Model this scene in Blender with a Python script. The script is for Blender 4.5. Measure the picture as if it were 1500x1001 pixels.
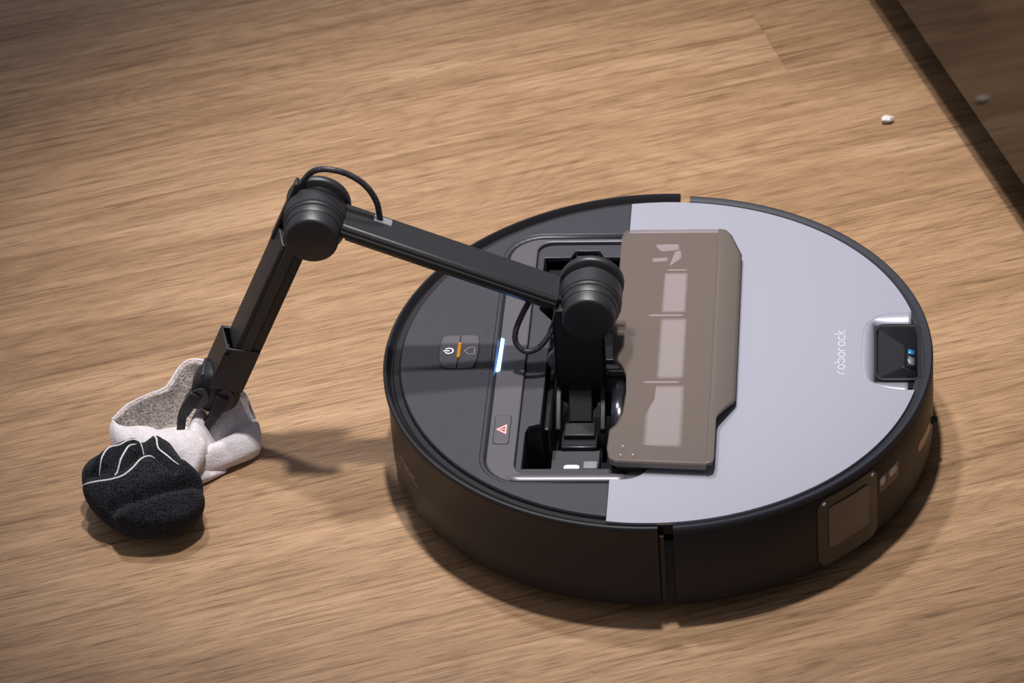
import bpy, bmesh, math, random
from mathutils import Vector, Matrix, noise
from mathutils.geometry import tessellate_polygon, delaunay_2d_cdt

R = math.radians
for o in list(bpy.data.objects):
    bpy.data.objects.remove(o)
scene = bpy.context.scene
COL = scene.collection

# ------------------------------------------------------------------ camera
cam_data = bpy.data.cameras.new('camera')
cam = bpy.data.objects.new('camera', cam_data)
COL.objects.link(cam)
yaw, dep, roll = 0.11778205773804808, 0.6485915028313386, -0.0772784084079041
fwd = Vector((-math.sin(yaw) * math.cos(dep), math.cos(yaw) * math.cos(dep), -math.sin(dep)))
r0 = Vector((math.cos(yaw), math.sin(yaw), 0))
u0 = r0.cross(fwd)
cx = r0 * math.cos(roll) + u0 * math.sin(roll)
cy = -r0 * math.sin(roll) + u0 * math.cos(roll)
rot = Matrix((cx, cy, -fwd)).transposed().to_4x4()
cam.matrix_world = Matrix.Translation((0.15358, -2.08510, 1.67403)) @ rot
cam_data.sensor_width = 36.0
cam_data.lens = 6014.54 / 1500 * 36
cam_data.clip_start = 0.05
cam_data.dof.use_dof = True
cam_data.dof.focus_distance = 2.66
cam_data.dof.aperture_fstop = 15.0
scene.camera = cam

# ------------------------------------------------------------------ world and lamps
world = bpy.data.worlds.new('room_ambient')
scene.world = world
world.use_nodes = True
bg = world.node_tree.nodes['Background']
bg.inputs[0].default_value = (0.90, 0.90, 1.0, 1)
bg.inputs[1].default_value = 0.32


def spot(name, loc, target, power, angle, radius, blend=1.0, col=(1.0, 0.965, 0.955)):
    l = bpy.data.lights.new(name, 'SPOT')
    l.energy = power
    l.spot_size = R(angle)
    l.spot_blend = blend
    l.shadow_soft_size = radius
    l.color = col
    o = bpy.data.objects.new(name, l)
    COL.objects.link(o)
    o.location = loc
    d = Vector(target) - Vector(loc)
    o.rotation_euler = d.to_track_quat('-Z', 'Y').to_euler()
    return o


spot('ceiling_downlight', (-0.02, 0.13, 2.45), (-0.05, 0.14, 0), 278, 27, 0.060)
spot('ceiling_downlight', (-0.45, 0.72, 2.45), (-0.05, 0.14, 0), 155, 26, 0.080)

scene.view_settings.view_transform = 'Standard'
scene.view_settings.look = 'None'
scene.view_settings.gamma = 1.0
scene.view_settings.use_curve_mapping = False
scene.view_settings.exposure = 0.0


# ------------------------------------------------------------------ materials
def new_mat(name):
    m = bpy.data.materials.new(name)
    m.use_nodes = True
    nt = m.node_tree
    return m, nt, nt.nodes['Principled BSDF']


def plastic(name, col, rough=0.5, metal=0.0, grain=0.0, grain_scale=2500.0, spec=0.5, coat=0.0, var=0.0):
    """dyed plastic / paint with fine procedural grain"""
    m, nt, b = new_mat(name)
    b.inputs['Base Color'].default_value = (*col, 1)
    b.inputs['Roughness'].default_value = rough
    b.inputs['Metallic'].default_value = metal
    b.inputs['Specular IOR Level'].default_value = spec
    b.inputs['Coat Weight'].default_value = coat
    b.inputs['Coat Roughness'].default_value = 0.08
    tc = nt.nodes.new('ShaderNodeTexCoord')
    nz = nt.nodes.new('ShaderNodeTexNoise')
    nz.inputs['Scale'].default_value = grain_scale
    nz.inputs['Detail'].default_value = 2
    nt.links.new(tc.outputs['Object'], nz.inputs['Vector'])
    if grain > 0:
        bp = nt.nodes.new('ShaderNodeBump')
        bp.inputs['Strength'].default_value = grain
        bp.inputs['Distance'].default_value = 0.0003
        nt.links.new(nz.outputs['Fac'], bp.inputs['Height'])
        nt.links.new(bp.outputs['Normal'], b.inputs['Normal'])
    mx = nt.nodes.new('ShaderNodeMix')
    mx.data_type = 'RGBA'
    k = 1 - var
    mx.inputs[6].default_value = (col[0] * k, col[1] * k, col[2] * k, 1)
    k = 1 + var
    mx.inputs[7].default_value = (col[0] * k, col[1] * k, col[2] * k, 1)
    nt.links.new(nz.outputs['Fac'], mx.inputs[0])
    nt.links.new(mx.outputs[2], b.inputs['Base Color'])
    return m


def glow(name, col, strength):
    m, nt, b = new_mat(name)
    b.inputs['Base Color'].default_value = (*col, 1)
    b.inputs['Emission Color'].default_value = (*col, 1)
    b.inputs['Emission Strength'].default_value = strength
    return m


def wood(name):
    m, nt, b = new_mat(name)
    N = nt.nodes.new
    L = nt.links.new
    tc = N('ShaderNodeTexCoord')
    oi = N('ShaderNodeObjectInfo')
    off = N('ShaderNodeVectorMath'); off.operation = 'SCALE'
    off.inputs[0].default_value = (13.0, 7.0, 5.0)
    L(oi.outputs['Random'], off.inputs['Scale'])
    add = N('ShaderNodeVectorMath'); add.operation = 'ADD'
    L(tc.outputs['Object'], add.inputs[0]); L(off.outputs[0], add.inputs[1])

    def mapped(sx, sy):
        mp = N('ShaderNodeMapping')
        mp.inputs['Scale'].default_value = (sx, sy, 1)
        L(add.outputs[0], mp.inputs['Vector'])
        return mp.outputs[0]

    def nz(vec, scale, detail, rough=0.55, dist=0.0):
        n = N('ShaderNodeTexNoise')
        n.inputs['Scale'].default_value = scale
        n.inputs['Detail'].default_value = detail
        n.inputs['Roughness'].default_value = rough
        n.inputs['Distortion'].default_value = dist
        L(vec, n.inputs['Vector'])
        return n.outputs['Fac']

    def ramp(fac, stops):
        r = N('ShaderNodeValToRGB')
        e = r.color_ramp.elements
        e[0].position, e[0].color = stops[0][0], (*stops[0][1], 1)
        e[1].position, e[1].color = stops[-1][0], (*stops[-1][1], 1)
        for p_, c_ in stops[1:-1]:
            x = e.new(p_); x.color = (*c_, 1)
        L(fac, r.inputs[0])
        return r.outputs[0]

    def mul(a, bcol, fac=1.0):
        x = N('ShaderNodeMix'); x.data_type = 'RGBA'; x.blend_type = 'MULTIPLY'
        x.inputs[0].default_value = fac
        L(a, x.inputs[6]); L(bcol, x.inputs[7])
        return x.outputs[2]

    # broad tone bands along the board, cathedral figure, fine pores
    base = ramp(nz(mapped(1.6, 11), 2.2, 5, 0.6, 0.9),
                [(0.26, (0.215, 0.126, 0.066)), (0.45, (0.318, 0.194, 0.108)), (0.60, (0.375, 0.236, 0.136)), (0.78, (0.455, 0.306, 0.194))])
    # cathedral lines: contour lines of a stretched noise
    c = nz(mapped(1.5, 9), 1.7, 1.5, 0.45, 0.6)
    mlt = N('ShaderNodeMath'); mlt.operation = 'MULTIPLY'; mlt.inputs[1].default_value = 46
    L(c, mlt.inputs[0])
    fr = N('ShaderNodeMath'); fr.operation = 'PINGPONG'; fr.inputs[1].default_value = 1.0
    L(mlt.outputs[0], fr.inputs[0])
    figure = ramp(fr.outputs[0], [(0.0, (0.80, 0.77, 0.74)), (0.45, (0.98, 0.98, 0.97)), (1.0, (1.03, 1.03, 1.03))])
    streak = ramp(nz(mapped(3.2, 95), 3.2, 4, 0.6, 0.3), [(0.32, (0.58, 0.53, 0.49)), (0.47, (0.95, 0.94, 0.93)), (0.68, (1.10, 1.10, 1.10))])
    pores = ramp(nz(mapped(16, 420), 3.0, 3, 0.7), [(0.34, (0.46, 0.41, 0.36)), (0.47, (0.97, 0.97, 0.97)), (0.68, (1.16, 1.16, 1.15))])
    col = mul(mul(mul(base, figure, 0.6), streak, 0.85), pores, 0.85)
    tone = N('ShaderNodeHueSaturation')
    mr = N('ShaderNodeMapRange')
    mr.inputs['To Min'].default_value = 0.95; mr.inputs['To Max'].default_value = 1.05
    L(oi.outputs['Random'], mr.inputs[0]); L(mr.outputs[0], tone.inputs['Value'])
    tone.inputs['Saturation'].default_value = 1.03
    L(col, tone.inputs['Color'])
    L(tone.outputs[0], b.inputs['Base Color'])
    b.inputs['Roughness'].default_value = 0.42
    b.inputs['Specular IOR Level'].default_value = 0.45
    bp = N('ShaderNodeBump')
    bp.inputs['Strength'].default_value = 0.35
    bp.inputs['Distance'].default_value = 0.0004
    L(nz(mapped(10, 330), 3.0, 3, 0.65), bp.inputs['Height'])
    L(bp.outputs[0], b.inputs['Normal'])
    return m


def knit(name, c0, c1, scale=900.0, bump=0.8, sheen=0.2, dist=0.0008):
    m, nt, b = new_mat(name)
    N = nt.nodes.new; L = nt.links.new
    tc = N('ShaderNodeTexCoord')
    n1 = N('ShaderNodeTexNoise'); n1.inputs['Scale'].default_value = scale; n1.inputs['Detail'].default_value = 3
    L(tc.outputs['Object'], n1.inputs['Vector'])
    r = N('ShaderNodeValToRGB')
    r.color_ramp.elements[0].position = 0.36; r.color_ramp.elements[0].color = (*c0, 1)
    r.color_ramp.elements[1].position = 0.68; r.color_ramp.elements[1].color = (*c1, 1)
    L(n1.outputs['Fac'], r.inputs[0])
    L(r.outputs[0], b.inputs['Base Color'])
    b.inputs['Roughness'].default_value = 0.95
    b.inputs['Specular IOR Level'].default_value = 0.1
    b.inputs['Sheen Weight'].default_value = sheen
    bp = N('ShaderNodeBump'); bp.inputs['Strength'].default_value = bump; bp.inputs['Distance'].default_value = dist
    L(n1.outputs['Fac'], bp.inputs['Height']); L(bp.outputs[0], b.inputs['Normal'])
    return m


M = {}
M['wood'] = wood('oak_laminate')
M['under'] = plastic('underlay_dark', (0.03, 0.02, 0.015), 0.9)
M['cabinet'] = plastic('dark_gloss_lacquer', (0.009, 0.006, 0.0045), 0.10, spec=0.24, coat=0.0)
M['cab_side'] = plastic('dark_cabinet_carcass', (0.03, 0.022, 0.018), 0.5)
M['deck'] = plastic('charcoal_deck', (0.030, 0.031, 0.040), 0.42, grain=0.25, grain_scale=3200, var=0.15)
M['shell'] = plastic('black_shell', (0.017, 0.016, 0.018), 0.44, spec=0.26, grain=0.15, grain_scale=3000)
M['band'] = plastic('dark_blue_grey_band', (0.024, 0.025, 0.033), 0.50, spec=0.22, grain=0.15, grain_scale=3000)
M['gloss'] = plastic('gloss_black', (0.012, 0.012, 0.015), 0.16)
M['black'] = plastic('matte_black', (0.010, 0.010, 0.012), 0.55)
M['bay'] = plastic('bay_black', (0.012, 0.012, 0.015), 0.3)
M['ledge'] = plastic('bay_ledge_grey', (0.028, 0.030, 0.037), 0.5, grain=0.2)
M['silver'] = plastic('silver_paint', (0.365, 0.368, 0.435), 0.38, metal=0.35, grain=0.12, grain_scale=4000, var=0.06)
M['bezel'] = plastic('grey_bezel', (0.115, 0.108, 0.122), 0.34, metal=0.3, grain=0.15, grain_scale=3500, var=0.1)
M['arm'] = plastic('arm_charcoal', (0.022, 0.022, 0.025), 0.40, grain=0.25, grain_scale=3500, var=0.2)
M['arm_dark'] = plastic('arm_recess_black', (0.012, 0.012, 0.013), 0.45)
M['arm_rail'] = plastic('arm_rail_dark_grey', (0.036, 0.034, 0.034), 0.55, grain=0.2)
M['rubber'] = plastic('black_rubber', (0.008, 0.008, 0.009), 0.6)
M['white_print'] = plastic('white_print', (0.54, 0.54, 0.60), 0.5)
M['icon_white'] = glow('lit_icon_white', (0.9, 0.92, 1.0), 0.9)
M['icon_dim'] = plastic('icon_pale_grey', (0.55, 0.53, 0.55), 0.5)
M['icon_red'] = glow('lit_icon_red', (1.0, 0.30, 0.28), 0.75)
M['amber'] = plastic('amber_bar', (0.85, 0.36, 0.01), 0.3)
M['led'] = glow('blue_white_led', (0.16, 0.45, 1.0), 11.0)
M['lens'] = plastic('blue_lens', (0.03, 0.22, 0.42), 0.1, coat=1.0)
M['lens_grey'] = plastic('grey_window', (0.16, 0.18, 0.20), 0.15)
M['sensor_pane'] = plastic('smoky_pane', (0.085, 0.070, 0.062), 0.22, spec=0.7)
M['sensor_frame'] = plastic('brown_black_frame', (0.030, 0.025, 0.021), 0.28)
M['pale'] = plastic('pale_plastic', (0.60, 0.58, 0.60), 0.45)
M['tan'] = plastic('sensor_floor_reflection', (0.42, 0.27, 0.15), 0.35)  # tan paints the wood floor's reflection into the sensor window
M['tray'] = plastic('lid_brown_inner', (0.16, 0.135, 0.12), 0.5)
M['lid_solid'] = plastic('lid_brown_edge', (0.118, 0.098, 0.086), 0.32)


def frosted_window():
    # pale frosted patch whose print fades out towards its long edges
    m, nt, b = new_mat('lid_window_frosted')
    N = nt.nodes.new; L = nt.links.new
    tc = N('ShaderNodeTexCoord'); sp = N('ShaderNodeSeparateXYZ')
    L(tc.outputs['Generated'], sp.inputs[0])
    facs = []
    for ax, lo in (('X', 0.17), ('Y', 0.07)):
        pp = N('ShaderNodeMath'); pp.operation = 'PINGPONG'; pp.inputs[1].default_value = 0.5
        L(sp.outputs[ax], pp.inputs[0])
        mr = N('ShaderNodeMapRange'); mr.interpolation_type = 'SMOOTHSTEP'
        mr.inputs['From Min'].default_value = 0.0; mr.inputs['From Max'].default_value = lo
        L(pp.outputs[0], mr.inputs[0]); facs.append(mr.outputs[0])
    mu = N('ShaderNodeMath'); mu.operation = 'MULTIPLY'
    L(facs[0], mu.inputs[0]); L(facs[1], mu.inputs[1])
    mx = N('ShaderNodeMix'); mx.data_type = 'RGBA'
    mx.inputs[6].default_value = (0.17, 0.145, 0.13, 1); mx.inputs[7].default_value = (0.80, 0.80, 0.90, 1)
    L(mu.outputs[0], mx.inputs[0]); L(mx.outputs[2], b.inputs['Base Color'])
    b.inputs['Roughness'].default_value = 0.5
    return m


M['lid_window'] = frosted_window()
M['pivot'] = plastic('pivot_grey', (0.20, 0.20, 0.22), 0.4)
M['crumb'] = knit('bread_crumb', (0.55, 0.50, 0.46), (0.78, 0.74, 0.71), 700, 0.6)
M['black_knit'] = knit('black_marl_knit', (0.005, 0.005, 0.006), (0.034, 0.035, 0.042), 900, 1.0, sheen=0.04, dist=0.0009)
M['white_knit'] = knit('white_knit', (0.56, 0.51, 0.52), (0.72, 0.67, 0.69), 800, 0.5)
M['terry'] = knit('grey_terry_lining', (0.30, 0.24, 0.20), (0.62, 0.56, 0.53), 650, 1.0)
M['stripe_knit'] = knit('white_stripe_knit', (0.50, 0.48, 0.49), (0.75, 0.73, 0.74), 1200, 0.6)


def lid_material():
    m, nt, b = new_mat('smoked_brown_lid')
    N = nt.nodes.new; L = nt.links.new
    b.inputs['Base Color'].default_value = (0.200, 0.165, 0.145, 1)
    b.inputs['Roughness'].default_value = 0.32
    b.inputs['Specular IOR Level'].default_value = 0.55
    tc = N('ShaderNodeTexCoord')
    nz = N('ShaderNodeTexNoise'); nz.inputs['Scale'].default_value = 60; nz.inputs['Detail'].default_value = 6
    L(tc.outputs['Object'], nz.inputs['Vector'])
    mr = N('ShaderNodeMapRange'); mr.inputs['To Min'].default_value = 0.28; mr.inputs['To Max'].default_value = 0.40
    L(nz.outputs['Fac'], mr.inputs[0]); L(mr.outputs[0], b.inputs['Roughness'])
    tr = N('ShaderNodeBsdfTransparent'); tr.inputs[0].default_value = (0.93, 0.90, 0.89, 1)
    mx = N('ShaderNodeMixShader'); mx.inputs[0].default_value = 0.68
    out = nt.nodes['Material Output']
    L(b.outputs[0], mx.inputs[1]); L(tr.outputs[0], mx.inputs[2]); L(mx.outputs[0], out.inputs[0])
    return m


M['lid'] = lid_material()


def braid_material():
    m, nt, b = new_mat('black_braid')
    N = nt.nodes.new; L = nt.links.new
    b.inputs['Roughness'].default_value = 0.5
    tc = N('ShaderNodeTexCoord')
    ck = N('ShaderNodeTexChecker'); ck.inputs['Scale'].default_value = 800
    ck.inputs[1].default_value = (0.006, 0.006, 0.008, 1); ck.inputs[2].default_value = (0.045, 0.043, 0.05, 1)
    L(tc.outputs['Object'], ck.inputs[0]); L(ck.outputs[0], b.inputs['Base Color'])
    bp = N('ShaderNodeBump'); bp.inputs['Distance'].default_value = 0.0004; bp.inputs['Strength'].default_value = 0.6
    L(ck.outputs['Fac'], bp.inputs['Height']); L(bp.outputs[0], b.inputs['Normal'])
    return m


M['braid'] = braid_material()


# ------------------------------------------------------------------ mesh helpers (millimetres in, metres out)
MM = 0.001


def link(name, verts, faces, mat, parent=None, smooth=True, bevel=0.0, seg=2, solid=0.0, sub=0, auto=38, mats=None):
    me = bpy.data.meshes.new(name)
    me.from_pydata([(x * MM, y * MM, z * MM) for x, y, z in verts], [], faces)
    bm = bmesh.new(); bm.from_mesh(me)
    bmesh.ops.remove_doubles(bm, verts=bm.verts, dist=1e-7)
    bmesh.ops.recalc_face_normals(bm, faces=bm.faces)
    lim = math.radians(auto)
    for e in bm.edges:
        if len(e.link_faces) == 2 and e.calc_face_angle(0) > lim:
            e.smooth = False
    for f in bm.faces:
        f.smooth = smooth
    bm.to_mesh(me); bm.free()
    me.materials.append(M[mat])
    o = bpy.data.objects.new(name, me)
    COL.objects.link(o)
    if parent:
        o.parent = parent
    if solid:
        s = o.modifiers.new('thickness', 'SOLIDIFY'); s.thickness = solid * MM; s.offset = 0
    if bevel:
        bv = o.modifiers.new('edge', 'BEVEL'); bv.width = bevel * MM; bv.segments = seg; bv.limit_method = 'ANGLE'; bv.angle_limit = R(40)
        bv.harden_normals = False
    if sub:
        s = o.modifiers.new('smooth', 'SUBSURF'); s.levels = sub; s.render_levels = sub
    return o


def empty(name, loc=(0, 0, 0), rz=0.0, parent=None):
    o = bpy.data.objects.new(name, None)
    o.empty_display_size = 0.05
    COL.objects.link(o)
    o.location = loc
    o.rotation_euler = (0, 0, rz)
    if parent:
        o.parent = parent
    return o


def tag(o, label=None, cat=None, group=None, kind=None):
    if label: o['label'] = label
    if cat: o['category'] = cat
    if group: o['group'] = group
    if kind: o['kind'] = kind
    return o


def inside(p, loop):
    c = False
    for (x0, y0), (x1, y1) in zip(loop, loop[1:] + loop[:1]):
        if (y0 > p[1]) != (y1 > p[1]) and p[0] < (x1 - x0) * (p[1] - y0) / (y1 - y0) + x0:
            c = not c
    return c


def fill(loops):
    flat = [Vector(p) for l in loops for p in l]
    edges, s = [], 0
    for l in loops:
        k = len(l)
        edges += [(s + i, s + (i + 1) % k) for i in range(k)]
        s += k
    vs, es, fs, ov, oe, of = delaunay_2d_cdt(flat, edges, [], 0, 1e-5)
    out = []
    for t in fs:
        c = (sum(vs[i].x for i in t) / 3, sum(vs[i].y for i in t) / 3)
        if inside(c, list(loops[0])) and not any(inside(c, list(h)) for h in loops[1:]):
            if all(ov[i] for i in t):
                out.append(tuple(ov[i][0] for i in t))
    return out


def prism_vf(loops, z0, z1):
    """loops: outer then holes, lists of (x,y); straight extrusion z0..z1"""
    flat = [p for l in loops for p in l]
    tris = fill(loops)
    n = len(flat)
    v = [(x, y, z1) for x, y in flat] + [(x, y, z0) for x, y in flat]
    f = [tuple(t) for t in tris] + [tuple(n + i for i in reversed(t)) for t in tris]
    s = 0
    for l in loops:
        k = len(l)
        for i in range(k):
            a, b = s + i, s + (i + 1) % k
            f.append((a, b, n + b, n + a))
        s += k
    return v, f


def prism(name, loops, z0, z1, mat, parent, bevel=0.0, seg=2, xf=None):
    if not isinstance(loops[0][0], (list, tuple)):
        loops = [loops]
    v, f = prism_vf(loops, z0, z1)
    if xf:
        v = [tuple(xf(*p)) for p in v]
    return link(name, v, f, mat, parent, bevel=bevel, seg=seg)


def box(name, x0, x1, y0, y1, z0, z1, mat, parent, bevel=0.6, seg=2, xf=None):
    return prism(name, [(x0, y0), (x1, y0), (x1, y1), (x0, y1)], z0, z1, mat, parent, bevel, seg, xf)


def rrect(x0, x1, y0, y1, r, n=6):
    pts = []
    rr = r if isinstance(r, (list, tuple)) else (r, r, r, r)
    for (cx_, cy_, a0, q) in ((x1, y1, 0, rr[0]), (x0, y1, 90, rr[1]), (x0, y0, 180, rr[2]), (x1, y0, 270, rr[3])):
        sx = -1 if cx_ == x1 else 1
        sy = -1 if cy_ == y1 else 1
        for i in range(n + 1):
            a = R(a0 + 90 * i / n)
            pts.append((cx_ + sx * q + q * math.cos(a), cy_ + sy * q + q * math.sin(a)))
    return pts


def arc(cx_, cy_, r, a0, a1, n):
    return [(cx_ + r * math.cos(R(a0 + (a1 - a0) * i / n)), cy_ + r * math.sin(R(a0 + (a1 - a0) * i / n))) for i in range(n + 1)]


def lathe_vf(profile, a0=0.0, a1=360.0, n=96, closed_profile=True):
    """profile: (r,z) list swept about z; sector ends are capped"""
    full = abs(a1 - a0) >= 359.9
    k = len(profile)
    v, f = [], []
    m = n if full else n + 1
    for i in range(m):
        a = R(a0 + (a1 - a0) * i / n)
        v += [(r * math.cos(a), r * math.sin(a), z) for r, z in profile]
    for i in range(n):
        i2 = (i + 1) % m
        for j in range(k if closed_profile else k - 1):
            j2 = (j + 1) % k
            f.append((i * k + j, i2 * k + j, i2 * k + j2, i * k + j2))
    if not full and closed_profile:
        f.append(tuple(range(k)))
        f.append(tuple(reversed([(m - 1) * k + j for j in range(k)])))
    return v, f


def lathe(name, profile, mat, parent, a0=0.0, a1=360.0, n=96, closed=True, xf=None, auto=38):
    v, f = lathe_vf(profile, a0, a1, n, closed)
    if xf:
        v = [tuple(xf(*p)) for p in v]
    return link(name, v, f, mat, parent, auto=auto)


def catmull(pts, n, closed=False):
    P = [Vector(p) for p in pts]
    out = []
    k = len(P)
    segs = k if closed else k - 1
    for i in range(segs):
        p1, p2 = P[i % k], P[(i + 1) % k]
        p0 = P[(i - 1) % k] if (closed or i > 0) else p1 * 2 - p2
        p3 = P[(i + 2) % k] if (closed or i < k - 2) else p2 * 2 - p1
        for j in range(n):
            t = j / n
            out.append(0.5 * ((2 * p1) + (p2 - p0) * t + (2 * p0 - 5 * p1 + 4 * p2 - p3) * t * t + (3 * p1 - p0 - 3 * p2 + p3) * t ** 3))
    if not closed:
        out.append(P[-1].copy())
    return out


def tube_vf(path, rad, sides=10, closed=False):
    k = len(path)
    v, f = [], []
    up = Vector((0, 0, 1))
    prev = None
    for i, p in enumerate(path):
        a = path[(i - 1) % k] if (closed or i > 0) else p
        b = path[(i + 1) % k] if (closed or i < k - 1) else p
        t = (b - a).normalized()
        if prev is None:
            s = t.cross(up)
            if s.length < 1e-3:
                s = t.cross(Vector((0, 1, 0)))
        else:
            s = prev - t * prev.dot(t)
        s.normalize(); prev = s
        w = t.cross(s)
        r = rad[i] if isinstance(rad, (list, tuple)) else rad
        for j in range(sides):
            an = 2 * math.pi * j / sides
            q = p + (s * math.cos(an) + w * math.sin(an)) * r
            v.append(tuple(q))
    m = k if closed else k - 1
    for i in range(m):
        i2 = (i + 1) % k
        for j in range(sides):
            j2 = (j + 1) % sides
            f.append((i * sides + j, i * sides + j2, i2 * sides + j2, i2 * sides + j))
    if not closed:
        f.append(tuple(reversed(range(sides))))
        f.append(tuple((k - 1) * sides + j for j in range(sides)))
    return v, f


def tube(name, pts, rad, mat, parent, n=8, sides=10, closed=False, curve=True):
    path = catmull(pts, n, closed) if curve else [Vector(p) for p in pts]
    if isinstance(rad, (list, tuple)):
        k = len(path)
        rr = []
        for i in range(k):
            u = i / (k - 1) * (len(rad) - 1)
            a = min(int(u), len(rad) - 2)
            rr.append(rad[a] + (rad[a + 1] - rad[a]) * (u - a))
        rad = rr
    v, f = tube_vf(path, rad, sides, closed)
    return link(name, v, f, mat, parent, auto=60)


def join_vf(parts):
    V, F = [], []
    for v, f in parts:
        s = len(V)
        V += v
        F += [tuple(i + s for i in q) for q in f]
    return V, F


# ================================================================== the floor
GRAIN = R(19.8)
nx, ny = math.cos(GRAIN), math.sin(GRAIN)
floor = empty('floor', (0, 0, 0), GRAIN)
tag(floor, 'warm oak wood-look plank floor under the robot vacuum', kind='structure')
box('underlay', -1400, 1700, -1240, 1640, -12, -7, 'under', floor, bevel=0)
PW, PL, GAP = 180.0, 1220.0, 0.10
pv, pf = prism_vf([rrect(0, PL - GAP, 0, PW - GAP, 0.3, 1)], -7, 0)
plank_mesh = None
row0 = 380.0
seams = {0: 216.5, -3: -33.5, -1: 640.0, -2: -560.0, -4: 415.0, 1: -420.0, -5: -250.0, 2: 130.0, 3: 500.0, 4: -100.0, 5: 300.0, 6: 40.0, -6: 60.0, -7: 350.0, -8: -300.0}
for row in range(-8, 7):
    s = seams[row]
    while s > -1400:
        s -= PL
    k = 0
    while s < 1700:
        if plank_mesh is None:
            o = link('plank', pv, pf, 'wood', floor, smooth=False)
            bm = bmesh.new(); bm.from_mesh(o.data)
            ed = [e for e in bm.edges if all(abs(q.co.z) < 1e-6 for q in e.verts) and len(e.link_faces) == 2 and e.calc_face_angle(0) > 1]
            bmesh.ops.bevel(bm, geom=ed, offset=0.00010, segments=1, affect='EDGES')
            bm.to_mesh(o.data); bm.free()
            plank_mesh = o.data
        else:
            o = bpy.data.objects.new('plank', plank_mesh)
            COL.objects.link(o); o.parent = floor
        o.location = (s * MM, (row0 + row * PW) * MM, 0)
        s += PL
        k += 1

# ================================================================== the dark cabinet on the right
cab = empty('cabinet', (0.298 * nx, 0.298 * ny, 0), GRAIN)
tag(cab, 'dark glossy cabinet at the upper right with the floor mirrored in its front', 'cabinet')
for i, (a, b) in enumerate(((-1100, -302), (-298, 900), (904, 1500))):
    box('door_panel', 0, 18, a, b, 49.5, 800, 'cabinet', cab, bevel=0.5)
box('carcass', 20, 480, -1100, 1500, 52, 805, 'cab_side', cab, bevel=1)
box('toe_kick', 75, 90, -1100, 1500, 0, 52, 'cab_side', cab, bevel=0.5)
box('worktop', -12, 490, -1110, 1510, 806, 830, 'cab_side', cab, bevel=1.5)

# ================================================================== robot vacuum
robot = empty('robot_vacuum', (0, 0, 0))
tag(robot, 'round silver and black robot vacuum with a raised folding arm holding a sock', 'robot vacuum')

# chassis and wheels
lathe('chassis', [(2, 5), (160, 5), (170, 8), (170.5, 20), (168.5, 24), (168.0, 50), (165, 54), (152, 54), (152, 11), (2, 11)], 'black', robot, n=128)
for s in (-1, 1):
    lathe('drive_wheel', [(1, -9), (33, -9), (35, -6), (35, 6), (33, 9), (1, 9)], 'rubber', robot, n=40,
          xf=lambda x, y, z, s=s: (x - 10, s * 118 + z, 35.0 + y))
lathe('caster_wheel', [(1, -7), (13, -7), (14, -5), (14, 5), (13, 7), (1, 7)], 'rubber', robot, n=24, xf=lambda x, y, z: (x + 120, z, 14.0 + y))

# rear shell: from the far gap round the left to the near gap
rear_prof = [(166.3, 68.0), (166.3, 70.4), (169.8, 70.6), (170.8, 69.2), (172.2, 69.0), (173.2, 71.6), (174.4, 73.4), (175.8, 73.2), (176.6, 72.0),
             (176.6, 70.2), (175.8, 69.0), (174.9, 68.6), (174.6, 67.6), (174.8, 40.0), (174.6, 14.0), (173.2, 10.0), (169.0, 9.0), (169.0, 66.0)]
shell = lathe('rear_shell', rear_prof, 'shell', robot, 87.4, 360 - 87.6, 150)
# groove floor in shiny black and the small print on the side wall
lathe('deck_edge_band', [(164.9, 68.0), (164.9, 72.2), (165.6, 72.3), (166.2, 71.4), (166.2, 68.0)], 'gloss', robot, 98.6, 261.4, 120)
lathe('rim_groove_liner', [(170.4, 69.0), (170.7, 69.5), (172.2, 69.3), (172.6, 69.0), (172.0, 68.6), (170.6, 68.6)], 'gloss', robot, 92, 264, 120)


def wall_pt(ang, z, r):
    return (r * math.cos(R(ang)), r * math.sin(R(ang)), z)


def wall_strip(name, a0, a1, z0, z1, r, thick, mat, parent, n=10, slant=0.0):
    v, f = [], []
    for i in range(n + 1):
        a = a0 + (a1 - a0) * i / n
        dz = slant * (i / n)
        for q in (r, r + thick):
            v += [wall_pt(a, z0 + dz, q), wall_pt(a, z1 + dz, q)]
    for i in range(n):
        b, c = i * 4, (i + 1) * 4
        f += [(b + 2, c + 2, c + 3, b + 3), (b, b + 1, c + 1, c), (b, c, c + 2, b + 2), (b + 1, b + 3, c + 3, c + 1)]
    f += [(0, 2, 3, 1), (n * 4, n * 4 + 1, n * 4 + 3, n * 4 + 2)]
    return link(name, v, f, mat, parent, smooth=True)


parts = []
for i in range(14):
    a = 201.6 + i * 0.62
    for (za, zb) in ((39.8, 41.2),):
        if i % 5 != 4:
            parts.append(((lambda a=a, za=za, zb=zb: ([wall_pt(a, za, 174.95), wall_pt(a + 0.36, za, 174.95), wall_pt(a + 0.36, zb, 174.95), wall_pt(a, zb, 174.95)], [(0, 1, 2, 3)]))()))
for i in range(18):
    a = 204.5 + i * 0.4
    parts.append(([wall_pt(a, 36.6, 174.95), wall_pt(a + 0.28, 36.6, 174.95), wall_pt(a + 0.28, 37.3, 174.95), wall_pt(a, 37.3, 174.95)], [(0, 1, 2, 3)]))
v, f = join_vf(parts)
link('side_print', v, f, 'icon_dim', shell, smooth=False)

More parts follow.
